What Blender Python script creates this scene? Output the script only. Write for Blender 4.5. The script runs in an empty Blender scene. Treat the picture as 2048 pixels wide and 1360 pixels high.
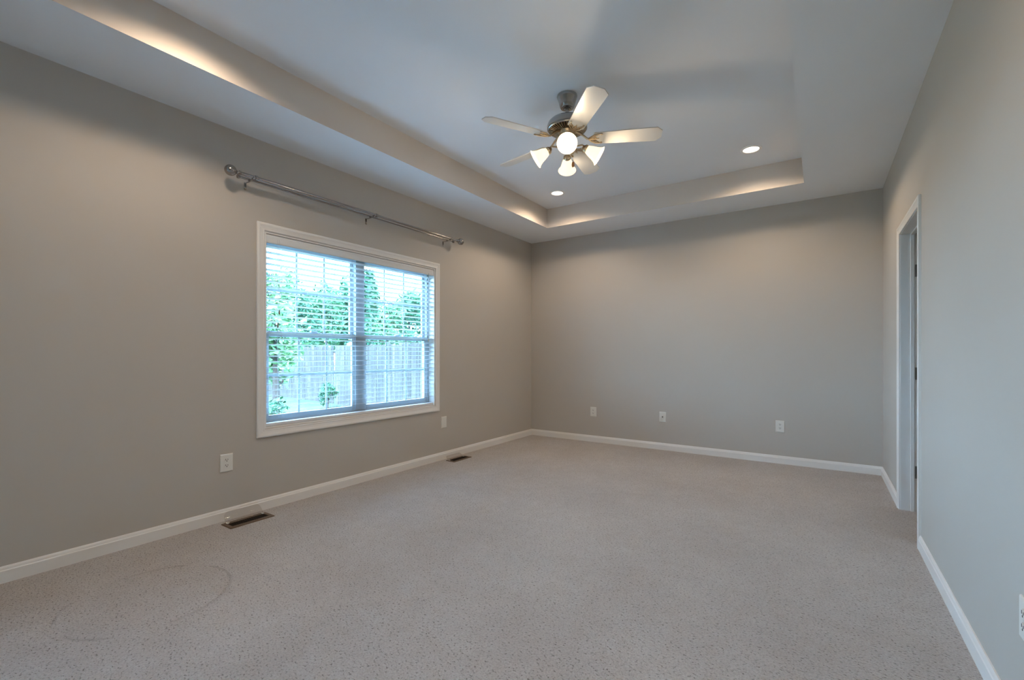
import bpy, bmesh, math, random
from mathutils import Vector, Matrix
PI = math.pi
random.seed(7)
S = bpy.context.scene
COL = S.collection

# ------------------------------------------------------------------ camera
H, TH = 2.74, 0.2374            # soffit height, tray depth
W, L = 3.9287, 5.5793           # right wall x, back wall y
Y0 = -2.45                      # wall behind the camera
cam = bpy.data.cameras.new('camera'); camo = bpy.data.objects.new('camera', cam); COL.objects.link(camo)
cam.sensor_width = 36.0; cam.lens = 912.0 / 2048 * 36; cam.shift_y = 27.35 / 2048
cam.clip_start = 0.02; cam.clip_end = 400
camo.location = (3.4338, 0.0, 1.1609); camo.rotation_euler = (PI / 2, 0, 0.5944)
S.camera = camo

# ------------------------------------------------------------------ world, sun, exposure
S.view_settings.view_transform = 'Standard'; S.view_settings.look = 'None'
S.view_settings.gamma = 1; S.view_settings.use_curve_mapping = False
S.view_settings.exposure = 0.28
wd = bpy.data.worlds.new('World'); S.world = wd; wd.use_nodes = True
nt = wd.node_tree; nt.nodes.clear()
out = nt.nodes.new('ShaderNodeOutputWorld'); bg = nt.nodes.new('ShaderNodeBackground')
tc = nt.nodes.new('ShaderNodeTexCoord'); sx = nt.nodes.new('ShaderNodeSeparateXYZ'); rp = nt.nodes.new('ShaderNodeValToRGB')
nt.links.new(tc.outputs['Generated'], sx.inputs[0]); nt.links.new(sx.outputs['Z'], rp.inputs[0])
rp.color_ramp.elements[0].color = (0.38, 0.69, 1.0, 1); rp.color_ramp.elements[1].color = (0.36, 0.62, 1.0, 1)
nt.links.new(rp.outputs[0], bg.inputs['Color']); bg.inputs['Strength'].default_value = 26.0
nt.links.new(bg.outputs[0], out.inputs[0])
sl = bpy.data.lights.new('sun', 'SUN'); sl.energy = 7.0; sl.angle = 0.02; sl.color = (1, 0.95, 0.86)
so = bpy.data.objects.new('sun', sl); COL.objects.link(so)
so.rotation_euler = Vector((-0.45, 0.50, -0.75)).to_track_quat('-Z', 'Y').to_euler(); so.location = (8, -8, 12)

CAN_W = 58.0          # recessed can lamp power
FAN_W = 3.6           # each fan bulb
WARM = (1.0, 0.77, 0.55)

# ------------------------------------------------------------------ materials
def mat(name, col, rough=0.5, metal=0.0, **kw):
    m = bpy.data.materials.new(name); m.use_nodes = True
    b = m.node_tree.nodes['Principled BSDF']
    b.inputs['Base Color'].default_value = (*col, 1); b.inputs['Roughness'].default_value = rough
    b.inputs['Metallic'].default_value = metal
    for k, v in kw.items():
        b.inputs[k.replace('_', ' ')].default_value = v
    return m
def N(m, t): return m.node_tree.nodes.new(t)
def LK(m, a, b): m.node_tree.links.new(a, b)
def coords(m):
    t = N(m, 'ShaderNodeTexCoord'); return t.outputs['Object']
def noise(m, scale, detail=2, rough=0.5, vec=None):
    n = N(m, 'ShaderNodeTexNoise'); n.inputs['Scale'].default_value = scale
    n.inputs['Detail'].default_value = detail; n.inputs['Roughness'].default_value = rough
    LK(m, vec if vec else coords(m), n.inputs['Vector']); return n.outputs[0]
def ramp(m, src, stops):
    r = N(m, 'ShaderNodeValToRGB'); e = r.color_ramp.elements
    while len(e) < len(stops): e.new(0.5)
    for i, (p, c) in enumerate(stops): e[i].position = p; e[i].color = (*c, 1) if len(c) == 3 else c
    LK(m, src, r.inputs[0]); return r.outputs[0]
def bump(m, h, strength, dist=0.01):
    b = N(m, 'ShaderNodeBump'); b.inputs['Strength'].default_value = strength; b.inputs['Distance'].default_value = dist
    LK(m, h, b.inputs['Height']); LK(m, b.outputs[0], m.node_tree.nodes['Principled BSDF'].inputs['Normal']); return b

def paint(name, col, rough, bs=0.05, var=0.03):
    m = mat(name, col, rough)
    c2 = tuple(c * (1 - var) for c in col)
    LK(m, ramp(m, noise(m, 1.3, 3), [(0.3, c2), (0.7, col)]), m.node_tree.nodes['Principled BSDF'].inputs['Base Color'])
    bump(m, noise(m, 160, 3), bs, 0.002)
    return m
M = {}
M['wall'] = paint('wall_paint', (0.505, 0.475, 0.435), 0.75)
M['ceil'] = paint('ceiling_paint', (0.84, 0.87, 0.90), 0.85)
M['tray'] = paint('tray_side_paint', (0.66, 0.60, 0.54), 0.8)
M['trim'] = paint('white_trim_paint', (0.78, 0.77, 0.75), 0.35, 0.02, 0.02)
M['vinyl'] = mat('backlit_tone_vinyl', (0.42, 0.47, 0.50), 0.35)  # white vinyl with its backlit shade put into the blue-grey base colour
M['blind'] = mat('white_blind', (0.68, 0.71, 0.73), 0.4)
M['plate'] = mat('white_plastic', (0.72, 0.72, 0.68), 0.3)
M['slot'] = mat('dark_slot', (0.03, 0.025, 0.02), 0.5)
M['nickel'] = mat('brushed_nickel', (0.40, 0.385, 0.365), 0.22, 1.0)
M['chrome'] = mat('satin_steel', (0.36, 0.345, 0.33), 0.17, 1.0)
M['bronze'] = mat('aged_brass', (0.60, 0.47, 0.32), 0.3, 1.0)
M['dkmetal'] = mat('dark_motor_metal', (0.02, 0.017, 0.014), 0.6)
M['blade'] = mat('white_blade', (0.66, 0.64, 0.60), 0.35)
M['vent'] = mat('brown_register_metal', (0.16, 0.11, 0.075), 0.45, 0.5)
M['ventdark'] = mat('duct_dark', (0.012, 0.008, 0.006), 0.8)
M['hinge'] = mat('hinge_nickel', (0.28, 0.28, 0.27), 0.35, 1.0)
M['cord'] = mat('white_cord', (0.6, 0.62, 0.62), 0.7)
M['wood'] = mat('fob_wood', (0.45, 0.20, 0.07), 0.4)
M['white'] = mat('lamp_trim_white', (0.85, 0.84, 0.82), 0.4)
M['roof'] = mat('roof_shingle', (0.10, 0.09, 0.09), 0.8)
M['siding'] = mat('pale_siding', (0.22, 0.17, 0.16), 0.7)
M['bark'] = mat('bark', (0.05, 0.04, 0.035), 0.9)
M['paper'] = mat('pale_backing', (0.8, 0.8, 0.8), 0.6)

def emis(name, col, s):
    m = bpy.data.materials.new(name); m.use_nodes = True; m.node_tree.nodes.clear()
    e = N(m, 'ShaderNodeEmission'); e.inputs[0].default_value = (*col, 1); e.inputs[1].default_value = s
    o = N(m, 'ShaderNodeOutputMaterial'); LK(m, e.outputs[0], o.inputs[0]); return m
M['lens'] = emis('lamp_lens_glow', (1.0, 0.90, 0.78), 4.0)
M['bulb'] = emis('bulb_glow', (1.0, 0.88, 0.70), 3.5)
M['shade'] = mat('frosted_glass_shade', (0.62, 0.56, 0.46), 0.35)
b = M['shade'].node_tree.nodes['Principled BSDF']
b.inputs['Emission Color'].default_value = (1.0, 0.80, 0.52, 1); b.inputs['Emission Strength'].default_value = 1.15

def pane(name, tint, ior=1.45, amt=1.0):
    m = bpy.data.materials.new(name); m.use_nodes = True; m.node_tree.nodes.clear()
    t = N(m, 'ShaderNodeBsdfTransparent'); t.inputs[0].default_value = (*tint, 1)
    g = N(m, 'ShaderNodeBsdfGlossy'); g.inputs['Roughness'].default_value = 0.03
    lw = N(m, 'ShaderNodeLayerWeight'); lw.inputs[0].default_value = 0.5
    pw = N(m, 'ShaderNodeMath'); pw.operation = 'POWER'; LK(m, lw.outputs['Facing'], pw.inputs[0]); pw.inputs[1].default_value = 4.0
    f = N(m, 'ShaderNodeMath'); f.operation = 'MULTIPLY_ADD'; LK(m, pw.outputs[0], f.inputs[0]); f.inputs[1].default_value = 0.9; f.inputs[2].default_value = ((ior - 1) / (ior + 1)) ** 2
    mx = N(m, 'ShaderNodeMixShader'); o = N(m, 'ShaderNodeOutputMaterial')
    LK(m, f.outputs[0], mx.inputs[0]); LK(m, t.outputs[0], mx.inputs[1]); LK(m, g.outputs[0], mx.inputs[2]); LK(m, mx.outputs[0], o.inputs[0])
    return m
M['glass'] = pane('window_glass', (0.96, 0.985, 0.985))
M['clear'] = pane('clear_plastic', (0.93, 0.92, 0.915), 1.25)

def carpet():
    m = mat('cut_pile_carpet', (0.44, 0.41, 0.385), 0.95)
    nd = m.node_tree.nodes['Principled BSDF']; nd.inputs['Sheen Weight'].default_value = 0.15
    nd.inputs['Specular IOR Level'].default_value = 0.1
    co = coords(m)
    tuft = noise(m, 125, 3, 0.6, co); big = noise(m, 1.6, 4, 0.6, co); mid = noise(m, 14, 3, 0.6, co)
    mp = N(m, 'ShaderNodeMapping'); mp.inputs['Scale'].default_value = (1, 1.5, 1); mp.inputs['Rotation'].default_value = (0, 0, 0.6); LK(m, co, mp.inputs[0])
    fleck = noise(m, 78, 3, 0.6, mp.outputs[0])
    base = ramp(m, big, [(0.30, (0.51, 0.475, 0.455)), (0.7, (0.59, 0.56, 0.545))])
    fl = ramp(m, fleck, [(0.33, (0.38, 0.36, 0.34)), (0.43, (1, 1, 1))])
    tf = ramp(m, tuft, [(0.30, (0.80, 0.79, 0.78)), (0.65, (1.06, 1.06, 1.06))])
    md = ramp(m, mid, [(0.3, (0.95, 0.94, 0.93)), (0.7, (1.03, 1.03, 1.03))])
    def mul(a, b_):
        x = N(m, 'ShaderNodeMix'); x.data_type = 'RGBA'; x.blend_type = 'MULTIPLY'; x.inputs[0].default_value = 1
        LK(m, a, x.inputs[6]); LK(m, b_, x.inputs[7]); return x.outputs[2]
    # height: tufts, pressed patches and the long flattened ring left by a rug near the left wall
    ma = N(m, 'ShaderNodeMath'); ma.operation = 'MULTIPLY_ADD'; LK(m, big, ma.inputs[0]); ma.inputs[1].default_value = 1.2; LK(m, tuft, ma.inputs[2])
    mb = N(m, 'ShaderNodeMath'); mb.operation = 'MULTIPLY_ADD'; LK(m, fl, mb.inputs[0]); mb.inputs[1].default_value = 0.5; LK(m, ma.outputs[0], mb.inputs[2])
    vd = N(m, 'ShaderNodeVectorMath'); vd.operation = 'DISTANCE'; LK(m, co, vd.inputs[0]); vd.inputs[1].default_value = (0.785, 0.83, 0.0)
    sd = N(m, 'ShaderNodeMath'); sd.operation = 'SUBTRACT'; LK(m, vd.outputs['Value'], sd.inputs[0]); sd.inputs[1].default_value = 0.327
    sa = N(m, 'ShaderNodeMath'); sa.operation = 'ABSOLUTE'; LK(m, sd.outputs[0], sa.inputs[0])
    ab = N(m, 'ShaderNodeMapRange'); LK(m, sa.outputs[0], ab.inputs[0]); ab.inputs[1].default_value = 0.0; ab.inputs[2].default_value = 0.013; ab.inputs[3].default_value = 1.0; ab.inputs[4].default_value = 0.0
    brk = ramp(m, noise(m, 5, 2), [(0.40, (0, 0, 0)), (0.50, (1, 1, 1))])
    rg = N(m, 'ShaderNodeMath'); rg.operation = 'MULTIPLY'; LK(m, ab.outputs[0], rg.inputs[0]); LK(m, brk, rg.inputs[1])
    sb = N(m, 'ShaderNodeMath'); sb.operation = 'MULTIPLY_ADD'; LK(m, rg.outputs[0], sb.inputs[0]); sb.inputs[1].default_value = -0.9; LK(m, mb.outputs[0], sb.inputs[2])
    rc = ramp(m, rg.outputs[0], [(0.0, (1, 1, 1)), (1.0, (0.86, 0.85, 0.84))])
    LK(m, mul(mul(mul(mul(base, fl), tf), md), rc), nd.inputs['Base Color'])
    bump(m, sb.outputs[0], 0.85, 0.013)
    return m
M['carpet'] = carpet()

def lawn_mat():
    m = mat('lawn_grass', (0.05, 0.13, 0.05), 0.9)
    LK(m, ramp(m, noise(m, 2.5, 6, 0.7), [(0.3, (0.012, 0.030, 0.010)), (0.5, (0.024, 0.052, 0.018)), (0.72, (0.055, 0.070, 0.030))]), m.node_tree.nodes['Principled BSDF'].inputs['Base Color'])
    return m
M['lawn'] = lawn_mat()
def fence_mat():
    m = mat('weathered_fence_wood', (0.11, 0.115, 0.12), 0.9)
    co = coords(m); mp = N(m, 'ShaderNodeMapping'); mp.inputs['Scale'].default_value = (7, 7, 0.6); LK(m, co, mp.inputs[0])
    LK(m, ramp(m, noise(m, 1.0, 5, 0.7, mp.outputs[0]), [(0.34, (0.022, 0.020, 0.020)), (0.5, (0.048, 0.043, 0.039)), (0.66, (0.10, 0.084, 0.072))]), m.node_tree.nodes['Principled BSDF'].inputs['Base Color'])
    return m
M['fence'] = fence_mat()
def leaf_mat(name, a, b_):
    m = mat(name, a, 0.6)
    LK(m, ramp(m, noise(m, 2.2, 3), [(0.35, a), (0.65, b_)]), m.node_tree.nodes['Principled BSDF'].inputs['Base Color'])
    return m
M['leaf0'] = leaf_mat('leaf_dark', (0.022, 0.10, 0.055), (0.05, 0.16, 0.075))
M['leaf1'] = leaf_mat('leaf_mid', (0.04, 0.14, 0.065), (0.09, 0.22, 0.10))
M['leaf2'] = leaf_mat('leaf_pale', (0.07, 0.19, 0.08), (0.16, 0.28, 0.12))

# ------------------------------------------------------------------ mesh helpers
def box(bm, x0, x1, y0, y1, z0, z1):
    v = [bm.verts.new((x, y, z)) for x in (x0, x1) for y in (y0, y1) for z in (z0, z1)]
    for f in ((0, 1, 3, 2), (4, 6, 7, 5), (0, 4, 5, 1), (2, 3, 7, 6), (0, 2, 6, 4), (1, 5, 7, 3)):
        bm.faces.new([v[i] for i in f])
def prism(bm, pts, vec):
    a = [bm.verts.new(p) for p in pts]; c = [bm.verts.new(Vector(p) + Vector(vec)) for p in pts]
    bm.faces.new(a[::-1]); bm.faces.new(c); n = len(a)
    for i in range(n): bm.faces.new((a[i], a[(i + 1) % n], c[(i + 1) % n], c[i]))
def sweep(bm, prof, path, close=False):
    """prof: list of 2D (u,v); path: list of (origin, U, V) frames."""
    rings = [[bm.verts.new(o + U * u + V * v) for u, v in prof] for o, U, V in path]
    n = len(prof); R = range(len(rings) if close else len(rings) - 1)
    for i in R:
        a, c = rings[i], rings[(i + 1) % len(rings)]
        for j in range(n): bm.faces.new((a[j], a[(j + 1) % n], c[(j + 1) % n], c[j]))
    if not close: bm.faces.new(rings[0][::-1]); bm.faces.new(rings[-1])
def tube(bm, pts, r, seg=10, flat=None):
    pts = [Vector(p) for p in pts]; fr = []; up = None
    rs = r if isinstance(r, (list, tuple)) else [r] * len(pts)
    for i, p in enumerate(pts):
        d = (pts[min(i + 1, len(pts) - 1)] - pts[max(i - 1, 0)]).normalized()
        if up is None: up = Vector((0, 0, 1)) if abs(d.z) < 0.9 else Vector((1, 0, 0))
        u = d.cross(up).normalized(); v = u.cross(d).normalized(); up = v
        fr.append((p, u * rs[i], v * rs[i] * (flat if flat else 1)))
    prof = [(math.cos(t * 2 * PI / seg), math.sin(t * 2 * PI / seg)) for t in range(seg)]
    sweep(bm, prof, fr)
def lathe(bm, prof, seg=32, mtx=None, caps=True):
    """prof (r,z) list revolved round z; r=0 at ends collapses."""
    rings = []
    for r, z in prof:
        if r < 1e-6: rings.append([bm.verts.new((0, 0, z))])
        else: rings.append([bm.verts.new((r * math.cos(2 * PI * k / seg), r * math.sin(2 * PI * k / seg), z)) for k in range(seg)])
    nv = [v for rr in rings for v in rr]
    for a, c in zip(rings, rings[1:]):
        if len(a) == 1 and len(c) == 1: continue
        for k in range(seg):
            k2 = (k + 1) % seg
            if len(a) == 1: bm.faces.new((a[0], c[k2], c[k]))
            elif len(c) == 1: bm.faces.new((a[k], a[k2], c[0]))
            else: bm.faces.new((a[k], a[k2], c[k2], c[k]))
    if caps:
        if len(rings[0]) > 1: bm.faces.new(rings[0][::-1])
        if len(rings[-1]) > 1: bm.faces.new(rings[-1])
    if mtx is not None:
        for v in nv: v.co = mtx @ v.co
def MK(name, bm, m, parent=None, smooth=False, bevel=0, seg=2, loc=None):
    bmesh.ops.recalc_face_normals(bm, faces=bm.faces[:])
    me = bpy.data.meshes.new(name); bm.to_mesh(me); bm.free()
    if smooth:
        for p in me.polygons: p.use_smooth = True
        try: me.set_sharp_from_angle(angle=math.radians(38))
        except Exception: pass
    for x in (m if isinstance(m, (list, tuple)) else [m]): me.materials.append(x)
    o = bpy.data.objects.new(name, me); COL.objects.link(o)
    if parent: o.parent = parent
    if loc: o.location = loc
    if bevel:
        bv = o.modifiers.new('bevel', 'BEVEL'); bv.width = bevel; bv.segments = seg; bv.limit_method = 'ANGLE'; bv.angle_limit = 0.6
    return o
def thing(name, label, cat, loc=(0, 0, 0), rz=0, group=None):
    o = bpy.data.objects.new(name, None); COL.objects.link(o); o.location = loc; o.rotation_euler = (0, 0, rz)
    o.empty_display_size = 0.05
    o['label'] = label; o['category'] = cat
    if group: o['group'] = group
    return o
def tag(o, label, cat, group=None, kind=None):
    o['label'] = label; o['category'] = cat
    if group: o['group'] = group
    if kind: o['kind'] = kind
    return o
def struct(o, label, cat): o['kind'] = 'structure'; o['label'] = label; o['category'] = cat; return o
def B(): return bmesh.new()
def kids(o): return [c for c in bpy.data.objects if c.parent == o]
def dup(o, loc, rz, label, parent=None):
    c = o.copy(); COL.objects.link(c)
    if parent: c.parent = parent
    else: c.location = loc; c.rotation_euler = (0, 0, rz); c['label'] = label
    for k in kids(o): dup(k, None, None, None, c)
    return c

# ------------------------------------------------------------------ room shell
WIN = [(1.785, 3.600, 0.600, 2.075), (-2.20, -0.75, 0.800, 2.075)]
WT = 0.15
def wall_holes(bm, x0, x1, ya, yb, za, zb, holes):
    ys = ya
    for (a, c, d, e) in sorted(holes):
        box(bm, x0, x1, ys, a, za, zb)
        if d > za: box(bm, x0, x1, a, c, za, d)
        box(bm, x0, x1, a, c, e, zb); ys = c
    box(bm, x0, x1, ys, yb, za, zb)
bm = B(); wall_holes(bm, -WT, 0, Y0 - 0.1, L + 0.1, -0.02, H + 0.4, WIN)
struct(MK('wall_left', bm, M['wall']), 'greige painted wall with the wide window', 'wall')
bm = B(); box(bm, 0, W, L, L + 0.12, -0.02, H + 0.4)
struct(MK('wall_back', bm, M['wall']), 'plain greige wall at the far end of the room', 'wall')
DY0, DY1, DZ = 3.652, 4.432, 2.045; RT = 0.115
bm = B(); wall_holes(bm, W, W + RT, Y0 - 0.1, L + 0.1, -0.02, H + 0.4, [(DY0 - 0.02, DY1 + 0.02, -0.02, DZ + 0.02)])
struct(MK('wall_right', bm, M['wall']), 'greige wall on the right with the doorway', 'wall')
bm = B(); box(bm, 0, W, Y0 - 0.12, Y0, -0.02, H + 0.4)
struct(MK('wall_front', bm, M['wall']), 'greige wall behind the viewer', 'wall')
# small hall beyond the doorway
HX = W + RT + 1.5
bm = B()
box(bm, HX, HX + 0.1, 2.6, L + 0.1, -0.02, H); box(bm, W + RT, HX, 2.5, 2.6, -0.02, H); box(bm, W + RT, HX, L, L + 0.1, -0.02, H)
struct(MK('wall_hallway', bm, M['wall']), 'greige hallway walls beyond the doorway', 'wall')
bm = B(); box(bm, W + RT, HX, 2.6, L, H - 0.2, H - 0.1)
struct(MK('ceiling_hallway', bm, M['ceil']), 'hallway ceiling beyond the doorway', 'ceiling')

bm = B()
box(bm, -WT, HX + 0.1, Y0 - 0.12, L + 0.12, -0.14, 0.0)
struct(MK('floor', bm, M['carpet']), 'grey beige cut pile carpet over the whole floor', 'floor')

# tray ceiling : soffit ring, sides, raised panel
TX0, TX1, TY0, TY1 = 0.5903, W - 0.6196, 0.10, L - 0.5787
bm = B()
def quad(a, b_, c, d, mi=0):
    f = bm.faces.new([bm.verts.new(p) for p in (a, b_, c, d)]); f.material_index = mi; return f
def slab(x0, x1, y0, y1, z):
    box(bm, x0, x1, y0, y1, z, z + 0.02)
t = 0.02
slab(0, TX0 - t, Y0, L, H); slab(TX1 + t, W, Y0, L, H); slab(TX0 - t, TX1 + t, TY1 + t, L, H); slab(TX0 - t, TX1 + t, Y0, TY0 - t, H)
zt = H + TH
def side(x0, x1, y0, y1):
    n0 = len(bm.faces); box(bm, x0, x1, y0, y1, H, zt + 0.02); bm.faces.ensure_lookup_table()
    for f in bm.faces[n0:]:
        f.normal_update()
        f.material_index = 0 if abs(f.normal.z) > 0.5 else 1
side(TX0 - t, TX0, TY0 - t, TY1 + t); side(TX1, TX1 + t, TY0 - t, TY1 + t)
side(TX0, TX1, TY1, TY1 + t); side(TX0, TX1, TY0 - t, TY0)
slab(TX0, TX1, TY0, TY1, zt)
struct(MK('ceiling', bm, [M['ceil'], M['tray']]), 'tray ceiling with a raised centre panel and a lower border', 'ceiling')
bm = B(); box(bm, -WT, HX + 0.1, Y0 - 0.12, L + 0.12, H + 0.36, H + 0.42)
struct(MK('roof_deck', bm, M['ceil']), 'deck closing the house above the ceiling', 'roof')

# baseboards
BH, BT = 0.083, 0.014
BP = [(0, 0), (BT, 0), (BT, BH - 0.022), (BT - 0.003, BH - 0.018), (BT - 0.005, BH - 0.008), (0.005, BH), (0, BH)]
def baseboard(bm, a, b_, n):
    a = Vector(a); b_ = Vector(b_); n = Vector(n)
    sweep(bm, BP, [(a, n, Vector((0, 0, 1))), (b_, n, Vector((0, 0, 1)))])
bm = B(); baseboard(bm, (0, Y0, 0), (0, L, 0), (1, 0, 0)); struct(MK('baseboard_left', bm, M['trim']), 'white baseboard below the window wall', 'baseboard')
bm = B(); baseboard(bm, (0, L, 0), (W, L, 0), (0, -1, 0)); struct(MK('baseboard_back', bm, M['trim']), 'white baseboard along the far wall', 'baseboard')
bm = B(); baseboard(bm, (W, Y0, 0), (W, DY0 - 0.060, 0), (-1, 0, 0)); baseboard(bm, (W, DY1 + 0.060, 0), (W, L, 0), (-1, 0, 0))
struct(MK('baseboard_right', bm, M['trim']), 'white baseboard along the doorway wall', 'baseboard')

# casing profile: (across from the opening edge outwards, proud of wall)
CW = 0.057
CP = [(0, 0), (0, 0.009), (0.006, 0.011), (0.012, 0.0095), (0.030, 0.0125), (0.040, 0.016), (0.050, 0.0165), (CW, 0.013), (CW, 0)]
def casing_frame(bm, plane, x, n, y0, y1, z0, z1, bottom=True, rev=0.004):
    y0 -= rev; y1 += rev; z1 += rev
    if bottom: z0 -= rev
    s2 = 1.0
    c = [((y0, z0), (-1, -1)), ((y0, z1), (-1, 1)), ((y1, z1), (1, 1)), ((y1, z0), (1, -1))]
    V = Vector((n, 0, 0)); fr = []
    for (yy, zz), (dy, dz) in c:
        if not bottom and zz == z0: dz = 0
        fr.append((Vector((x, yy, zz)), Vector((0, dy, dz)), V))
    sweep(bm, CP, fr, close=bottom)

# ------------------------------------------------------------------ windows
def make_window(idx, y0, y1, z0, z1, label):
    w = bpy.data.objects.new('window_%d' % idx, None); COL.objects.link(w); w['kind'] = 'structure'; w['label'] = label; w['category'] = 'window'
    bm = B(); casing_frame(bm, 'x', 0.0, 1, y0, y1, z0, z1)
    MK('window_casing', bm, M['trim'], w)
    # lining boards of the reveal
    bm = B(); t = 0.012
    box(bm, -0.10, 0.0, y0, y0 + t, z0, z1); box(bm, -0.10, 0.0, y1 - t, y1, z0, z1)
    box(bm, -0.10, 0.0, y0 + t, y1 - t, z1 - t, z1); box(bm, -0.10, 0.0, y0 + t, y1 - t, z0, z0 + t)
    MK('window_lining', bm, M['trim'], w)
    ym = (y0 + y1) / 2; zm = z0 + (z1 - z0) * 0.485
    fx0, fx1 = -0.145, -0.078
    bm = B(); f = 0.034; a, c = y0 + t, y1 - t; za, zb = z0 + t, z1 - t
    box(bm, fx0, fx1, a, a + f, za, zb); box(bm, fx0, fx1, c - f, c, za, zb)
    box(bm, fx0, fx1, a + f, c - f, zb - f, zb); box(bm, fx0, fx1, a + f, c - f, za, za + f)
    box(bm, fx0, fx1 + 0.006, ym - 0.048, ym + 0.048, za + f, zb - f)
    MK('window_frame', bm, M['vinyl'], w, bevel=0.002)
    for (u0, u1) in ((a + f, ym - 0.048), (ym + 0.048, c - f)):
        for low in (0, 1):
            xa, xb = (-0.106, -0.084) if low else (-0.138, -0.116)
            s0, s1 = (za + f, zm + 0.022) if low else (zm - 0.022, zb - f)
            st = 0.030; bm = B()
            box(bm, xa, xb, u0, u0 + st, s0, s1); box(bm, xa, xb, u1 - st, u1, s0, s1)
            box(bm, xa, xb, u0 + st, u1 - st, s0, s0 + 0.04); box(bm, xa, xb, u0 + st, u1 - st, s1 - 0.04, s1)
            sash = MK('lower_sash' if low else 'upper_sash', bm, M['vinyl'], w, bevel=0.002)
            # grids
            bm = B(); xc = (xa + xb) / 2; g = 0.009
            for k in (1, 2):
                yy = u0 + st + (u1 - u0 - 2 * st) * k / 3; box(bm, xc - 0.006, xc - 0.002, yy - g, yy + g, s0 + 0.04, s1 - 0.04)
            zz = (s0 + s1) / 2; box(bm, xc - 0.0065, xc - 0.0015, u0 + st, u1 - st, zz - g, zz + g)
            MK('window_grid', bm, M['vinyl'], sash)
            bm = B(); box(bm, xc, xc + 0.004, u0 + st - 0.004, u1 - st + 0.004, s0 + 0.036, s1 - 0.036)
            MK('glass_pane', bm, M['glass'], sash)
            if low:
                bm = B(); yc = (u0 + u1) / 2; box(bm, xb - 0.012, xb + 0.010, yc - 0.03, yc + 0.03, s1, s1 + 0.012)
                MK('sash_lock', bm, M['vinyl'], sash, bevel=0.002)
    return w
make_window(1, *WIN[0], 'wide double window with white frame and grids in the left wall')
make_window(2, *WIN[1], 'unseen window added to the left wall behind the viewer for daylight')  # added out of view to let more daylight into the room

# ------------------------------------------------------------------ blind in window 1
y0, y1, z0, z1 = WIN[0]; t = 0.012
bl = thing('window_blind', 'white two-inch slat blind lowered over the whole wide window', 'blind', (-0.036, (y0 + y1) / 2, z0))
BL = bl.location.copy()
def rel(bm):
    bmesh.ops.translate(bm, verts=bm.verts[:], vec=-BL); return bm
ya, yb = y0 + t + 0.004, y1 - t - 0.004
bm = B(); box(bm, -0.062, -0.014, ya, yb, z1 - t - 0.045, z1 - t)
MK('headrail', rel(bm), M['blind'], bl, bevel=0.002)
bm = B()   # valance board with moulded face
prof = [(0, 0), (0.006, 0), (0.009, 0.006), (0.009, 0.050), (0.006, 0.056), (0.006, 0.064), (0, 0.064)]
sweep(bm, prof, [(Vector((-0.013, yy, z1 - t - 0.068)), Vector((1, 0, 0)), Vector((0, 0, 1))) for yy in (ya - 0.001, yb + 0.001)])
MK('valance', rel(bm), M['blind'], bl)
bm = B(); sp = 0.0437; zs = []
z = z1 - t - 0.090
while z > z0 + t + 0.050:
    zs.append(z); z -= sp
ct, stn = math.cos(math.radians(8)), math.sin(math.radians(8))
for z in zs:   # slightly crowned slats, outer edge tilted down
    pr = []
    for k in range(5):
        u = -0.025 + 0.0125 * k; cr = 0.0010 * (1 - (u / 0.025) ** 2); pr.append((u, cr + 0.0011))
    for k in range(4, -1, -1):
        u = -0.025 + 0.0125 * k; cr = 0.0010 * (1 - (u / 0.025) ** 2); pr.append((u, cr - 0.0011))
    sweep(bm, pr, [(Vector((-0.038, yy, z)), Vector((ct, 0, stn)), Vector((-stn, 0, ct))) for yy in (ya, yb)])
MK('slats', rel(bm), M['blind'], bl)
bm = B(); box(bm, -0.064, -0.012, ya, yb, z0 + t + 0.001, z0 + t + 0.024)
MK('bottom_rail', rel(bm), M['blind'], bl, bevel=0.004)
LAD = [ya + 0.12, (ya + yb) / 2 - 0.30, (ya + yb) / 2 + 0.33, yb - 0.12]
bm = B()
for yy in LAD:
    for xx in (-0.065, -0.011): tube(bm, [(xx, yy, z0 + t + 0.02), (xx, yy, z1 - t - 0.03)], 0.0008, 5)
    for z in zs: tube(bm, [(-0.065, yy, z - 0.0055), (-0.011, yy, z + 0.0025)], 0.0006, 4)
MK('ladder_cord', rel(bm), M['cord'], bl)
for dy, zl in ((0.0, 1.36), (0.012, 1.46)):
    bm = B(); tube(bm, [(-0.003, ya + 0.085 + dy, z1 - t - 0.03), (-0.003, ya + 0.085 + dy, zl + 0.03)], 0.001, 5)
    c = MK('pull_cord', rel(bm), M['cord'], bl)
    bm = B(); lathe(bm, [(0.002, 0.034), (0.0045, 0.028), (0.0065, 0.0), (0, 0)], 10, Matrix.Translation((-0.003, ya + 0.085 + dy, zl)))
    MK('cord_tassel', rel(bm), M['vent'], c, smooth=True)
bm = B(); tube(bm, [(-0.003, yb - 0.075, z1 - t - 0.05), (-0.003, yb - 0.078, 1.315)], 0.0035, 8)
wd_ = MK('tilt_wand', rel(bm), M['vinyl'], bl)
bm = B(); lathe(bm, [(0.0035, 0.03), (0.006, 0.02), (0.006, 0.0), (0, -0.002)], 10, Matrix.Translation((-0.003, yb - 0.078, 1.29)))
MK('wand_tip', rel(bm), M['bronze'], wd_, smooth=True)

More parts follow.
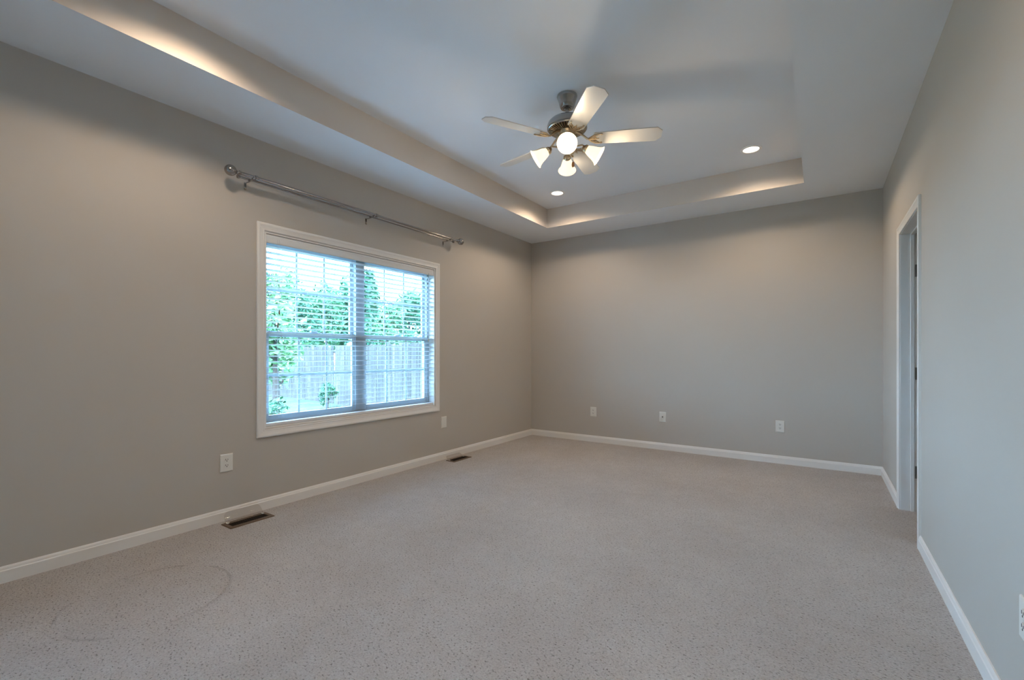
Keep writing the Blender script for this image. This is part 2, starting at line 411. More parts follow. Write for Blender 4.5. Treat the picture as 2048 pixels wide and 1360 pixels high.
# ------------------------------------------------------------------ door
d = bpy.data.objects.new('door_1', None); COL.objects.link(d); d['kind'] = 'structure'; d['label'] = 'white cased doorway in the right wall with its door standing open beyond'; d['category'] = 'door'
bm = B(); casing_frame(bm, 'x', W, -1, DY0, DY1, 0, DZ, bottom=False); MK('door_casing', bm, M['trim'], d)
bm = B(); casing_frame(bm, 'x', W + RT, 1, DY0, DY1, 0, DZ, bottom=False); MK('door_casing', bm, M['trim'], d)
bm = B(); box(bm, W, W + RT, DY0 - 0.02, DY0, 0, DZ + 0.02); box(bm, W, W + RT, DY1, DY1 + 0.02, 0, DZ + 0.02); box(bm, W, W + RT, DY0, DY1, DZ, DZ + 0.02)
MK('door_jamb', bm, M['trim'], d)
bm = B(); sx0, sx1 = W + 0.056, W + 0.078
box(bm, sx0, sx1, DY0, DY0 + 0.011, 0, DZ); box(bm, sx0, sx1, DY1 - 0.011, DY1, 0, DZ); box(bm, sx0, sx1, DY0 + 0.011, DY1 - 0.011, DZ - 0.011, DZ)
MK('door_stop', bm, M['trim'], d, bevel=0.002)
leaf = None
bm = B(); lx0, lx1 = W + RT + 0.004, W + RT + 0.004 + 0.76; ly0, ly1 = DY1 - 0.037, DY1 - 0.002
box(bm, lx0, lx1, ly0, ly1, 0.012, DZ - 0.005)
leaf = MK('door_leaf', bm, M['trim'], d, bevel=0.002)
bm = B()
for (za, zb) in ((0.25, 0.95), (1.10, 1.85)):
    for (xa, xb) in ((0.10, 0.34), (0.42, 0.66)):
        for yf in (ly0 - 0.004, ly1):
            X0, X1 = lx0 + xa, lx0 + xb
            box(bm, X0, X1, yf, yf + 0.004, za, zb)
MK('raised_panel', bm, M['trim'], leaf, bevel=0.003)
bm = B(); mt = Matrix.Translation((lx1 - 0.06, ly0 - 0.001, 0.95)) @ Matrix.Rotation(PI / 2, 4, 'X')
lathe(bm, [(0.03, 0), (0.03, 0.006), (0.012, 0.01), (0.012, 0.035), (0.026, 0.045), (0.027, 0.06), (0.018, 0.07), (0, 0.072)], 20, mt)
MK('door_knob', bm, M['nickel'], leaf, smooth=True)
for zc in (0.29, 1.015, 1.77):
    bm = B(); box(bm, W + 0.082, W + RT - 0.001, DY1 - 0.0025, DY1 + 0.001, zc - 0.045, zc + 0.045)
    tube(bm, [(W + RT + 0.003, DY1 - 0.004, zc - 0.045), (W + RT + 0.003, DY1 - 0.004, zc + 0.045)], 0.006, 10)
    MK('hinge', bm, M['hinge'], d)

# ------------------------------------------------------------------ wall plates
def plate_obj(kind, loc, rz, label, group=None, w=0.085, h=0.124):
    """local: plate in the XZ plane facing -Y"""
    o = thing('wall_outlet' if kind == 'duplex' else ('coax_wall_plate' if kind == 'coax' else 'blank_wall_plate'), label, 'outlet' if kind == 'duplex' else 'wall plate', loc, rz, group)
    bm = B(); pts = []
    e = 0.004
    v0 = [(-w / 2, 0, -h / 2), (w / 2, 0, -h / 2), (w / 2, 0, h / 2), (-w / 2, 0, h / 2)]
    v1 = [(-w / 2 + e * .4, -0.004, -h / 2 + e * .4), (w / 2 - e * .4, -0.004, -h / 2 + e * .4), (w / 2 - e * .4, -0.004, h / 2 - e * .4), (-w / 2 + e * .4, -0.004, h / 2 - e * .4)]
    v2 = [(-w / 2 + e * 1.6, -0.0062, -h / 2 + e * 1.6), (w / 2 - e * 1.6, -0.0062, -h / 2 + e * 1.6), (w / 2 - e * 1.6, -0.0062, h / 2 - e * 1.6), (-w / 2 + e * 1.6, -0.0062, h / 2 - e * 1.6)]
    R = [[bm.verts.new(p) for p in v] for v in (v0, v1, v2)]
    for a, c in zip(R, R[1:]):
        for i in range(4): bm.faces.new((a[i], a[(i + 1) % 4], c[(i + 1) % 4], c[i]))
    bm.faces.new(R[2]); bm.faces.new(R[0][::-1])
    MK('cover_plate', bm, M['plate'], o)
    if kind == 'duplex':
        for s in (-1, 1):
            zc = s * 0.0195
            bm = B(); n = 20
            prism(bm, [(0.0165 * max(-0.82, min(0.82, math.cos(2 * PI * k / n))) / 0.82 * 0.95, -0.0062, zc + 0.0145 * math.sin(2 * PI * k / n)) for k in range(n)], (0, -0.0022, 0))
            f = MK('receptacle', bm, M['plate'], o)
            bm = B()
            box(bm, -0.0082, -0.0050, -0.0090, -0.0083, zc - 0.001, zc + 0.009); box(bm, 0.0050, 0.0080, -0.0090, -0.0083, zc - 0.001, zc + 0.008)
            prism(bm, [(0.0032 * math.cos(2 * PI * k / 10), -0.0083, zc - 0.0065 + 0.0032 * math.sin(2 * PI * k / 10)) for k in range(10)], (0, -0.0007, 0))
            MK('socket_slot', bm, M['slot'], f)
        bm = B(); lathe(bm, [(0.003, 0), (0.003, 0.001), (0, 0.0016)], 10, Matrix.Translation((0, -0.0062, 0)) @ Matrix.Rotation(PI / 2, 4, 'X')); MK('screw', bm, M['plate'], o)
    elif kind == 'coax':
        bm = B(); lathe(bm, [(0.0075, 0), (0.0075, 0.002), (0.0048, 0.002), (0.0048, 0.010), (0, 0.010)], 12, Matrix.Translation((0, -0.0062, 0)) @ Matrix.Rotation(PI / 2, 4, 'X')); MK('coax_jack', bm, M['slot'], o, smooth=True)
        for s in (-1, 1):
            bm = B(); lathe(bm, [(0.003, 0), (0.003, 0.001), (0, 0.0016)], 10, Matrix.Translation((0, -0.0062, s * 0.042)) @ Matrix.Rotation(PI / 2, 4, 'X')); MK('screw', bm, M['plate'], o)
    else:
        for s in (-1, 1):
            bm = B(); lathe(bm, [(0.003, 0), (0.003, 0.001), (0, 0.0016)], 10, Matrix.Translation((0, -0.0062, s * 0.042)) @ Matrix.Rotation(PI / 2, 4, 'X')); MK('screw', bm, M['plate'], o)
    return o
o1 = plate_obj('duplex', (0, 1.520, 0.400), PI / 2, 'white duplex outlet low on the window wall, above the nearer floor vent')
plate_obj('blank', (0, 3.738, 0.407), PI / 2, 'plain pale plate beside the window, below its right corner')
dup(o1, (0.957, L, 0.397), 0, 'white duplex outlet on the far wall, nearest the window wall corner')
plate_obj('coax', (1.858, L, 0.398), 0, 'white plate with a dark cable jack in the middle of the far wall', w=0.080, h=0.120)
dup(o1, (3.082, L, 0.393), 0, 'white duplex outlet on the far wall, nearest the doorway')
dup(o1, (W, 1.927, 0.385), -PI / 2, 'white duplex outlet on the right wall cut by the photo edge')

# ------------------------------------------------------------------ floor registers with clear deflectors
def register(cx, cy, label, w=0.135, l=0.295, ow=0.072, ol=0.245):
    o = thing('floor_vent', label, 'vent', (cx, cy, 0), 0)
    bm = B(); z = 0.006
    ox = [(-w / 2, -l / 2), (w / 2, -l / 2), (w / 2, l / 2), (-w / 2, l / 2)]
    ix = [(-ow / 2, -ol / 2), (ow / 2, -ol / 2), (ow / 2, ol / 2), (-ow / 2, ol / 2)]
    r0 = [bm.verts.new((x, y, 0.0)) for x, y in ox]; r1 = [bm.verts.new((x * 0.97, y * 0.985, z)) for x, y in ox]
    r2 = [bm.verts.new((x, y, z)) for x, y in ix]; r3 = [bm.verts.new((x, y, 0.001)) for x, y in ix]
    for a, c in ((r0, r1), (r1, r2), (r2, r3)):
        for i in range(4): bm.faces.new((a[i], a[(i + 1) % 4], c[(i + 1) % 4], c[i]))
    MK('register_frame', bm, M['vent'], o)
    bm = B(); box(bm, -ow / 2, ow / 2, -ol / 2, ol / 2, 0.0005, 0.0015); MK('duct_opening', bm, M['ventdark'], o)
    bm = B()
    n = 17
    for k in range(1, n):
        y = -ol / 2 + ol * k / n; box(bm, -ow / 2, ow / 2, y - 0.0012, y + 0.0012, 0.002, 0.0050)
    box(bm, -0.002, 0.002, -ol / 2, ol / 2, 0.003, 0.0055)
    MK('louver', bm, M['ventdark'], o)
    return o
def deflector(cx, cy, label, l=0.26):
    o = thing('air_deflector', label, 'air deflector', (cx, cy, 0.0), 0)
    # curved clear shell rising from the register's wall side edge, leaning to the baseboard, rounded upper corners
    bm = B(); nu, nv = 26, 8; grid = []
    for th_ in (0.0, 0.0014):
        g = []
        for i in range(nv + 1):
            v = i / nv; a = v * 1.35
            x = -0.046 * math.sin(a) * v ** 0.3 - th_ ; z = 0.006 + 0.060 * (1 - math.cos(a)) / (1 - math.cos(1.35)) * 0.35 + 0.045 * v
            row = []
            for j in range(nu + 1):
                u = -1 + 2 * j / nu
                inset = 0.0 if v < 0.6 else 0.022 * (1 - math.sqrt(max(0, 1 - ((v - 0.6) / 0.4) ** 2)))
                row.append(bm.verts.new((x, u * (l / 2 - inset - 0.010 * v), z)))
            g.append(row)
        grid.append(g)
    for g in grid:
        for i in range(nv):
            for j in range(nu): bm.faces.new((g[i][j], g[i][j + 1], g[i + 1][j + 1], g[i + 1][j]))
    A, C = grid
    for i in range(nv):
        bm.faces.new((A[i][0], A[i + 1][0], C[i + 1][0], C[i][0])); bm.faces.new((A[i][nu], C[i][nu], C[i + 1][nu], A[i + 1][nu]))
    for j in range(nu):
        bm.faces.new((A[0][j], C[0][j], C[0][j + 1], A[0][j + 1])); bm.faces.new((A[nv][j], A[nv][j + 1], C[nv][j + 1], C[nv][j]))
    MK('clear_hood', bm, M['clear'], o, smooth=True)
    for s in (-1, 1):
        bm = B(); box(bm, -0.008, 0.014, s * (l / 2 - 0.012) - 0.007, s * (l / 2 - 0.012) + 0.007, 0.0062, 0.0105)
        MK('magnet_clip', bm, M['cord'], o, bevel=0.001)
    return o
register(0.138, 1.603, 'brown metal floor vent near the outlet, nearer of the two')
deflector(0.092, 1.603, 'clear curved plastic deflector on the nearer floor vent')
register(0.135, 3.838, 'brown metal floor vent below the far side of the window', w=0.120)
deflector(0.092, 3.838, 'clear curved plastic deflector on the farther floor vent').scale = (1, 1, 0.6)

# ------------------------------------------------------------------ curtain rods
cr = thing('curtain_rod', 'double satin steel curtain rod with ball ends above the window', 'curtain rod', (0, 2.69, 2.36))
CR = cr.location.copy()
def relc(bm): bmesh.ops.translate(bm, verts=bm.verts[:], vec=-CR); return bm
RX, RZ = 0.108, 2.410; SX, SZ = 0.060, 2.402
RY = Matrix.Rotation(-PI / 2, 4, 'X')
bm = B(); tube(bm, [(RX, 1.560, RZ), (RX, 2.735, RZ)], 0.0125, 20)
MK('front_rod', relc(bm), M['chrome'], cr, smooth=True)
bm = B(); tube(bm, [(RX, 2.735, RZ), (RX, 3.835, RZ)], 0.0105, 20)
MK('front_rod', relc(bm), M['chrome'], cr, smooth=True)
bm = B(); tube(bm, [(SX, 1.575, SZ), (SX, 2.72, SZ)], 0.0085, 16)
MK('rear_rod', relc(bm), M['chrome'], cr, smooth=True)
bm = B(); tube(bm, [(SX, 2.72, SZ), (SX, 3.82, SZ)], 0.007, 16)
MK('rear_rod', relc(bm), M['chrome'], cr, smooth=True)
for yy in (1.575, 3.82):
    bm = B(); s = -1 if yy < 2 else 1; tube(bm, [(SX, yy - 0.006 * s, SZ), (SX, yy, SZ), (SX, yy + 0.010 * s, SZ), (SX, yy + 0.014 * s, SZ)], [0.012, 0.015, 0.015, 0.008], 18)
    MK('end_cap', relc(bm), M['chrome'], cr, smooth=True)
for s, yy in ((-1, 1.560), (1, 3.835)):
    bm = B(); m_ = Matrix.Translation((RX, yy, RZ)) @ Matrix.Rotation(-s * PI / 2, 4, 'X')
    pr = [(0.0125, -0.004), (0.0165, 0.0), (0.0165, 0.006), (0.011, 0.010), (0.009, 0.016), (0.013, 0.020), (0.013, 0.023), (0.0095, 0.026)]
    R_ = 0.037
    for k in range(1, 17):
        a = 0.28 + (PI - 0.28) * k / 16; pr.append((R_ * math.sin(a) if k < 16 else 0, 0.026 + R_ * (math.cos(0.28) - math.cos(a))))
    lathe(bm, pr, 28, m_); MK('ball_finial', relc(bm), M['chrome'], cr, smooth=True)
for yy in (1.645, 2.700, 3.725):
    bm = B(); box(bm, 0.0, 0.003, yy - 0.008, yy + 0.008, SZ - 0.062, SZ - 0.008)
    br = MK('bracket', relc(bm), M['chrome'], cr, bevel=0.001)
    bm = B(); tube(bm, [(0.003, yy, SZ - 0.013), (0.05, yy, SZ - 0.015), (0.115, yy, SZ - 0.010)], 0.0045, 8, 0.7)
    for X, Z, r in ((RX, RZ, 0.0150), (SX, SZ, 0.0110)):
        pts = [(X + r * math.cos(a), yy, Z + r * math.sin(a)) for a in [PI + 0.0 + PI * k / 12 for k in range(13)]]
        for q in range(len(pts) - 1):
            pass
        tube(bm, [(p[0], p[1], p[2]) for p in pts], 0.0028, 6)
    MK('bracket_arm', relc(bm), M['chrome'], br, smooth=True)
    bm = B(); lathe(bm, [(0.0035, 0), (0.0035, 0.004), (0, 0.0045)], 8, Matrix.Translation((0.003, yy, SZ - 0.05)) @ Matrix.Rotation(PI / 2, 4, 'Y')); MK('screw', relc(bm), M['bronze'], br)
for yy in (1.672, 2.735):
    bm = B(); lathe(bm, [(0.0125, -0.012), (0.0165, -0.010), (0.0165, 0.008), (0.0125, 0.012)], 20, Matrix.Translation((RX, yy, RZ)) @ RY)
    MK('rod_collar', relc(bm), M['chrome'], cr, smooth=True)

# ------------------------------------------------------------------ recessed lights
def can(x, y, label):
    o = thing('recessed_light', label, 'ceiling light', (x, y, zt), 0)
    bm = B(); lathe(bm, [(0.062, -0.001), (0.066, -0.007), (0.074, -0.008), (0.084, -0.005), (0.086, 0.0)], 40, caps=False)
    MK('trim_ring', bm, M['white'], o, smooth=True)
    bm = B(); lathe(bm, [(0.063, -0.0015), (0.055, -0.0045), (0.03, -0.006), (0, -0.0065)], 40, caps=False)
    MK('lamp_lens', bm, M['lens'], o, smooth=True)
    l = bpy.data.lights.new('recessed_lamp', 'SPOT'); l.energy = CAN_W; l.color = WARM; l.spot_size = math.radians(160); l.spot_blend = 0.62; l.shadow_soft_size = 0.085
    lo = bpy.data.objects.new('recessed_lamp', l); COL.objects.link(lo); lo.parent = o; lo.location = (0, 0, -0.015)
    return o
can(0.972, 4.555, 'round recessed light in the tray ceiling, just below the fan, window side')
can(2.925, 4.545, 'round recessed light in the tray ceiling, doorway side')
can(0.972, 1.05, 'round recessed light in the near part of the tray ceiling, window side')
can(2.925, 1.05, 'round recessed light in the near part of the tray ceiling, doorway side')

# ------------------------------------------------------------------ ceiling fan
FX, FY = 1.957, 2.878
fan = thing('ceiling_fan', 'five-blade white ceiling fan with four lit glass shades', 'ceiling fan', (FX, FY, zt))
def zl(z): return z - zt
bm = B(); lathe(bm, [(0.0, 0.0), (0.070, 0.0), (0.072, zl(2.968)), (0.068, zl(2.955)), (0.062, zl(2.940)), (0.055, zl(2.915)), (0.050, zl(2.896)), (0.044, zl(2.888)), (0.026, zl(2.886)), (0.022, zl(2.895)), (0, zl(2.895))], 40)
MK('canopy', bm, M['nickel'], fan, smooth=True)
bm = B(); lathe(bm, [(0, zl(2.90)), (0.020, zl(2.90)), (0.020, zl(2.884)), (0.0135, zl(2.880)), (0.0125, zl(2.83)), (0.022, zl(2.826)), (0.024, zl(2.805)), (0, zl(2.805))], 24)
MK('downrod', bm, M['nickel'], fan, smooth=True)
bm = B(); lathe(bm, [(0, zl(2.822)), (0.045, zl(2.820)), (0.085, zl(2.812)), (0.118, zl(2.800)), (0.133, zl(2.785)), (0.140, zl(2.768)), (0.140, zl(2.742)), (0.136, zl(2.736)), (0.128, zl(2.733)), (0.124, zl(2.738)), (0, zl(2.738))], 56)
motor = MK('motor_housing', bm, M['nickel'], fan, smooth=True)
bm = B(); lathe(bm, [(0.050, zl(2.737)), (0.122, zl(2.737)), (0.122, zl(2.732)), (0.050, zl(2.726))], 48)
MK('vent_plate', bm, M['dkmetal'], motor, smooth=True)
bm = B()
for k in range(40):
    a = 2 * PI * k / 40; c, s = math.cos(a), math.sin(a)
    tube(bm, [(0.060 * c, 0.060 * s, zl(2.722)), (0.095 * c, 0.095 * s, zl(2.726)), (0.126 * c, 0.126 * s, zl(2.734))], [0.0016, 0.0026, 0.0032], 6)
MK('cooling_fins', bm, M['bronze'], motor, smooth=True)
bm = B(); lathe(bm, [(0, zl(2.735)), (0.060, zl(2.733)), (0.064, zl(2.720)), (0.056, zl(2.708)), (0.052, zl(2.700)), (0.054, zl(2.690)), (0.060, zl(2.672)), (0.056, zl(2.655)), (0.046, zl(2.648)), (0.044, zl(2.640)), (0.050, zl(2.632)), (0.050, zl(2.618)), (0.038, zl(2.606)), (0.020, zl(2.598)), (0.016, zl(2.585)), (0.008, zl(2.575)), (0, zl(2.573))], 40)
MK('switch_housing', bm, M['bronze'], fan, smooth=True)

BZ = zl(2.666); PIT = math.radians(13)
def blade_mesh():
    bm = B(); pts = [(0.185, -0.048), (0.192, -0.056), (0.36, -0.061), (0.56, -0.067), (0.608, -0.067), (0.643, -0.034), (0.645, 0.030), (0.610, 0.067), (0.56, 0.067), (0.36, 0.061), (0.192, 0.056), (0.185, 0.048)]
    prism(bm, [(x, y, -0.003) for x, y in pts], (0, 0, 0.006)); return bm
blade0 = None
R0 = Matrix.Rotation(PIT, 4, 'X')
def xf(bm, mtx): bmesh.ops.transform(bm, matrix=mtx, verts=bm.verts[:]); return bm
for k in range(5):
    ang = math.radians(25.74) + k * 2 * PI / 5
    mm = Matrix.Rotation(ang, 4, 'Z') @ Matrix.Translation((0, 0, BZ)) @ Matrix.Rotation(-PIT, 4, 'X')
    b_ = MK('fan_blade', xf(blade_mesh(), mm), M['blade'], fan, bevel=0.001)
    # ornate blade iron
    bm = B(); zz = -0.0065
    for s in (-1, 1):
        tube(bm, [(0.150, 0.004 * s, zz + 0.002), (0.165, 0.020 * s, zz), (0.185, 0.036 * s, zz), (0.210, 0.046 * s, zz), (0.238, 0.047 * s, zz), (0.245, 0.042 * s, zz)], [0.005, 0.005, 0.0045, 0.004, 0.0035, 0.003], 8)
        tube(bm, [(0.160, 0.006 * s, zz), (0.182, 0.012 * s, zz), (0.195, 0.026 * s, zz), (0.190, 0.034 * s, zz), (0.180, 0.030 * s, zz)], 0.0032, 6)
        tube(bm, [(0.175, 0.012 * s, zz), (0.200, 0.020 * s, zz), (0.213, 0.032 * s, zz), (0.222, 0.038 * s, zz)], 0.003, 6)
        lathe(bm, [(0, -0.004), (0.006, -0.003), (0.007, 0.003), (0, 0.004)], 10, Matrix.Translation((0.236, 0.043 * s, zz)))
    tube(bm, [(0.150, 0, zz), (0.180, 0, zz), (0.205, 0, zz), (0.222, 0, zz)], [0.006, 0.0055, 0.004, 0.003], 8)
    lathe(bm, [(0, -0.005), (0.009, -0.003), (0.010, 0.003), (0, 0.004)], 12, Matrix.Translation((0.196, 0, zz)))
    xf(bm, mm)
    rz_ = Matrix.Rotation(ang, 3, 'Z')
    tube(bm, [rz_ @ Vector(p) for p in ((0.060, 0, zl(2.716)), (0.085, 0, zl(2.708)), (0.115, 0, zl(2.686)), (0.138, 0, zl(2.666)), (0.160, 0, zl(2.660)))], [0.009, 0.009, 0.0075, 0.007, 0.006], 10)
    MK('blade_bracket', bm, M['bronze'], fan, smooth=True)
base_a = math.atan2(0 - FY, 3.4338 - FX)
TILT = math.radians(32)
for k in range(4):
    a = base_a + k * PI / 2
    Rz = Matrix.Rotation(a, 4, 'Z')
    # arm : S curve out of the hub, then down into the socket
    bm = B(); rz3 = Matrix.Rotation(a, 3, 'Z')
    tube(bm, [rz3 @ Vector(p) for p in ((0.035, 0, zl(2.622)), (0.060, 0, zl(2.618)), (0.085, 0, zl(2.622)), (0.105, 0, zl(2.624)), (0.120, 0, zl(2.616)), (0.128, 0, zl(2.603)))], [0.007, 0.006, 0.0055, 0.0055, 0.006, 0.007], 10)
    arm = MK('light_arm', bm, M['bronze'], fan, smooth=True)
    # axis pointing outward and down
    ax = Vector((math.cos(TILT), 0, -math.sin(TILT)))
    q = ax.to_track_quat('Z', 'Y').to_matrix().to_4x4()
    mm = Rz @ Matrix.Translation((0.118, 0, zl(2.606))) @ q
    bm = B(); lathe(bm, [(0, -0.012), (0.010, -0.010), (0.018, 0.0), (0.025, 0.006), (0.027, 0.016), (0.027, 0.024), (0.024, 0.027), (0, 0.027)], 24, mm)
    MK('lamp_socket', bm, M['bronze'], arm, smooth=True)
    outp = [(0.021, 0.018), (0.026, 0.026), (0.034, 0.045), (0.040, 0.065), (0.045, 0.085), (0.052, 0.103), (0.060, 0.116), (0.067, 0.124)]
    prof = outp + [(r - 0.0025, z - 0.0008) for r, z in outp[::-1]]
    bm = B(); lathe(bm, prof, 40, mm, caps=False)
    sh = MK('lamp_shade', bm, M['shade'], fan, smooth=True)
    bm = B(); lathe(bm, [(0.021, 0.054), (0.040, 0.070), (0.041, 0.073), (0.022, 0.062)], 28, mm, caps=False)
    MK('inner_collar', bm, M['bronze'], sh, smooth=True)
    bm = B(); lathe(bm, [(0.012, 0.020), (0.013, 0.035), (0.018, 0.055), (0.0215, 0.068), (0.021, 0.080), (0.015, 0.092), (0, 0.096)], 24, mm)
    MK('light_bulb', bm, M['bulb'], sh, smooth=True)
    l = bpy.data.lights.new('fan_bulb_lamp', 'SPOT'); l.energy = FAN_W; l.spot_size = math.radians(178); l.spot_blend = 0.6; l.color = (1.0, 0.80, 0.56); l.shadow_soft_size = 0.03
    lo = bpy.data.objects.new('fan_bulb_lamp', l); COL.objects.link(lo); lo.parent = fan; lo.location = (mm @ Vector((0, 0, 0.122))); lo.rotation_euler = (Rz @ ax).to_track_quat('-Z', 'Y').to_euler()
    l = bpy.data.lights.new('fan_bulb_glow', 'POINT'); l.energy = 1.3; l.color = (1.0, 0.80, 0.56); l.shadow_soft_size = 0.03
    lo = bpy.data.objects.new('fan_bulb_glow', l); COL.objects.link(lo); lo.parent = fan; lo.location = (mm @ Vector((0, 0, 0.135)))
for (dx, dy, z) in ((0.030, 0.025, 2.492), (0.050, 0.000, 2.482)):
    # offsets across the view of the hub
    bm = B(); tube(bm, [(dx, dy, zl(2.64)), (dx, dy, zl(z + 0.02))], 0.0011, 6)
    c = MK('pull_chain', bm, M['bronze'], fan)
    bm = B(); lathe(bm, [(0.0015, 0.022), (0.005, 0.015), (0.0065, 0.004), (0.006, -0.010), (0.003, -0.017), (0, -0.018)], 12, Matrix.Translation((dx, dy, zl(z))))
    MK('chain_fob', bm, M['wood'], c, smooth=True)

# ------------------------------------------------------------------ outside
GZ = -0.43
bm = B(); box(bm, -70, 12, -30, 60, GZ - 0.3, GZ)
struct(MK('lawn', bm, M['lawn']), 'sunlit green lawn outside the window', 'lawn')
bm = B(); box(bm, -WT - 0.10, -WT, Y0 - 0.4, L + 0.4, GZ - 0.1, -0.14); box(bm, -WT - 0.10, HX, L + 0.12, L + 0.3, GZ - 0.1, H)
struct(MK('foundation', bm, M['siding']), 'house foundation below the window wall', 'foundation')

def fence(ax_, ay_, bx_, by_, label):
    A, C = Vector((ax_, ay_, 0)), Vector((bx_, by_, 0)); D = (C - A); ln = D.length; D.normalize(); Nn = Vector((D.y, -D.x, 0))
    if Nn.y > 0: Nn = -Nn
    o = thing('wooden_fence', label, 'fence', (ax_, ay_, GZ))
    bm = B(); s = 0.0; pw = 0.14
    while s < ln - pw:
        h = 1.84 + random.uniform(-0.03, 0.03); p = A + D * s - A; tilt = random.uniform(-0.004, 0.004)
        w_ = pw - random.uniform(0.004, 0.012)
        pts = [p, p + D * w_, p + D * w_ + Vector((0, 0, h - 0.04)), p + D * (w_ - 0.035) + Vector((0, 0, h)), p + D * 0.035 + Vector((0, 0, h)), p + Vector((0, 0, h - 0.04))]
        off = Nn * random.uniform(0, 0.008)
        prism(bm, [q_ + off for q_ in pts], Nn * 0.018); s += pw
    MK('picket_panel', bm, M['fence'], o)
    bm = B()
    for z in (0.3, 0.95, 1.6):
        prism(bm, [Vector((0, 0, z)), D * ln + Vector((0, 0, z)), D * ln + Vector((0, 0, z + 0.09)), Vector((0, 0, z + 0.09))], -Nn * 0.04)
    MK('rail', bm, M['fence'], o)
    s = 0.0
    while s <= ln:
        p = D * s - Nn * 0.04; bm = B(); box(bm, p.x - 0.045, p.x + 0.045, p.y - 0.0 , p.y + 0.09, 0, 1.75)
        MK('fence_post', bm, M['fence'], o); s += 2.4
    return o
fence(-20.0, 10.05, -9.33, 8.87, 'weathered picket fence at the back of the yard, left of the window mullion')
fence(-9.25, 8.83, -1.2, 6.42, 'weathered picket fence running towards the house, right of the window mullion')

def crown(bm, c, rx, rz, n, size, seed, drop=0.0):
    rnd = random.Random(seed)
    blobs = [(Vector((rnd.uniform(-.55, .55) * rx, rnd.uniform(-.55, .55) * rx, rnd.uniform(-.65, .75) * rz)), rnd.uniform(.28, .5)) for _ in range(14)]
    for i in range(n):
        b_, r = blobs[i % 14]
        v = Vector((rnd.gauss(0, 1), rnd.gauss(0, 1), rnd.gauss(0, 1))).normalized() * (rnd.random() ** 0.4)
        p = Vector(c) + b_ + Vector((v.x * rx * r, v.y * rx * r, v.z * rz * r))
        d = Vector((rnd.gauss(0, 1), rnd.gauss(0, 1), rnd.gauss(0, .6) - drop)).normalized(); e = d.cross(Vector((rnd.gauss(0, 1), rnd.gauss(0, 1), rnd.gauss(0, 1)))).normalized()
        s = size * rnd.uniform(.7, 1.3); q0 = p - d * s * .5; nrm = d.cross(e) * s * .12
        vs = [bm.verts.new(t_) for t_ in (q0, p + e * s * .24 + nrm, p + d * s * .5, p - e * s * .24 + nrm)]
        bm.faces.new(vs)
def tree(x, y, h, r, m, name, label, size=0.2, n=2600, seed=1, low=0.9, group=None, cat='tree'):
    o = thing(name, label, cat, (x, y, GZ), 0, group)
    rnd = random.Random(seed)
    bm = B(); tube(bm, [(0, 0, 0), (0.02, 0.01, h * .3), (-0.03, 0.02, h * .6), (0, 0, h * .85)], [0.03 * h, 0.024 * h, 0.014 * h, 0.004 * h], 8)
    for k in range(7):
        z = low + (h * .8 - low) * k / 7; a = rnd.uniform(0, 6.28); rr = r * .6
        tube(bm, [(0, 0, z), (rr * .5 * math.cos(a), rr * .5 * math.sin(a), z + .15 * r), (rr * math.cos(a), rr * math.sin(a), z + .4 * r)], [0.010 * h, 0.006 * h, 0.002 * h], 6)
    MK('trunk', bm, M['bark'], o, smooth=True)
    bm = B(); crown(bm, (0, 0, (low + h) / 2), r, (h - low) / 2, n, size, seed)
    MK('foliage', bm, m, o)
    return o
def at(fx, fy, dep): return 3.4338 + fx * dep, fy * dep
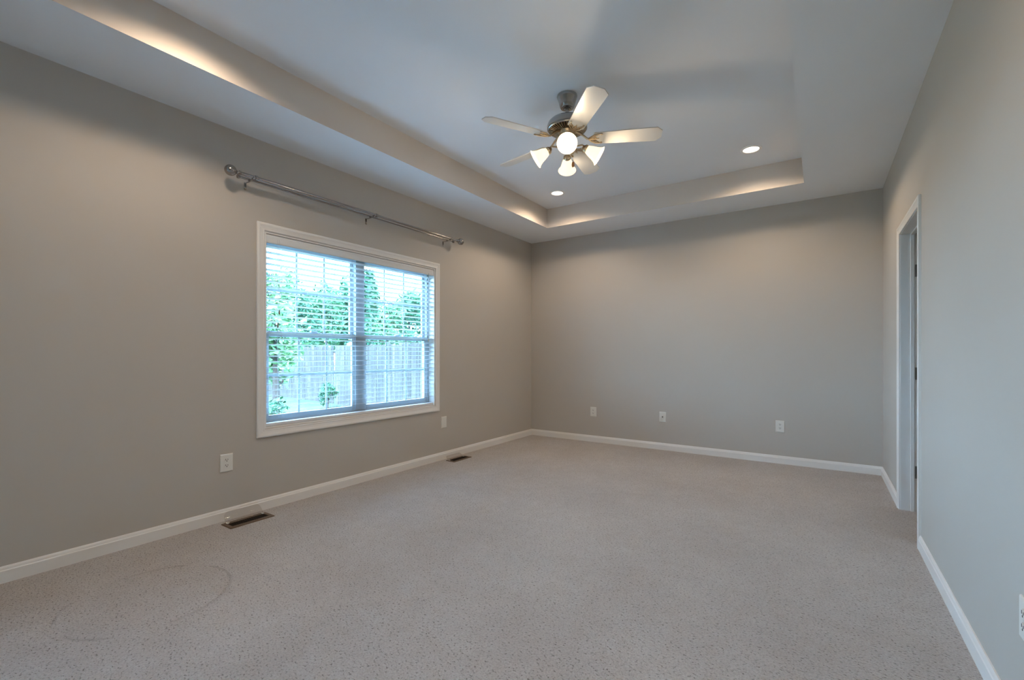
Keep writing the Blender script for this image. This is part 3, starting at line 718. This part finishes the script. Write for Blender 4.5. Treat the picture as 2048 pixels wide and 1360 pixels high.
TR = [(-1.000, .5335, 22.5, .178, 1.30, 2, 'pale green leafy tree beyond the fence, at the left edge of the window'),
      (-.950, .5600, 27.0, .160, 1.25, 0, 'dark green tree beyond the fence, second from the left window edge'),
      (-.912, .5900, 31.5, .135, 1.20, 1, 'mid green bushy tree beyond the fence, in the middle of the left sashes'),
      (-.868, .6190, 36.5, .195, 1.15, 0, 'tall dark green tree beyond the fence, just left of the window mullion'),
      (-.826, .6480, 19.0, .185, 0.75, 0, 'tall slender dark green tree beyond the fence, just right of the window mullion'),
      (-.786, .6740, 23.5, .130, 1.25, 1, 'low mid green tree beyond the fence, in the middle of the right sashes'),
      (-.745, .7010, 28.0, .135, 1.20, 0, 'low dark green tree beyond the fence, towards the right window edge'),
      (-.705, .7290, 33.0, .125, 1.30, 1, 'mid green tree beyond the fence, nearest the right window edge')]
for i, (fx, fy, dep, tn, r, mi, lab) in enumerate(TR):
    x, y = at(fx, fy, dep); k = dep / 20
    tree(x, y, 1.16 - GZ + tn * dep, r * k, M['leaf%d' % mi], 'leafy_tree', lab, 0.24 * k, 2600, 20 + i, 0.7, 'trees beyond the fence')
x, y = at(-.992, .538, 8.6)
tree(x, y, 2.75, 0.62, M['leaf2'], 'young_tree', 'young broad-leaved tree on the lawn close to the left side of the window', 0.17, 900, 60, 0.95)
x, y = at(-.895, .602, 13.3)
tree(x, y, 0.85, 0.30, M['leaf0'], 'small_shrub', 'small dark shrub on the lawn before the fence, left of the window mullion', 0.09, 700, 61, 0.05, cat='shrub')
x, y = at(-1.000, .533, 6.3)
tree(x, y, 0.95, 0.40, M['leaf0'], 'low_shrub', 'low dark shrub at the bottom left corner of the window view', 0.10, 800, 62, 0.03, cat='shrub')
# neighbour's shed roof past the fence
x, y = at(-.700, .735, 15.0)
sh = thing('garden_shed', 'pale shed with a grey roof past the fence at the right of the window', 'shed', (x, y + 1.2, GZ), 0.2)
bm = B(); prism(bm, [(-1.2, -0.9, 0), (1.2, -0.9, 0), (1.2, -0.9, 1.75), (0, -0.9, 2.35), (-1.2, -0.9, 1.75)], (0, 1.8, 0)); MK('shed_wall', bm, M['siding'], sh)
bm = B()
for s in (-1, 1):
    prism(bm, [(0, -1.05, 2.36), (s * 1.38, -1.05, 1.67), (s * 1.38, -1.05, 1.73), (0, -1.05, 2.43)], (0, 2.1, 0))
MK('shed_roof', bm, M['roof'], sh)
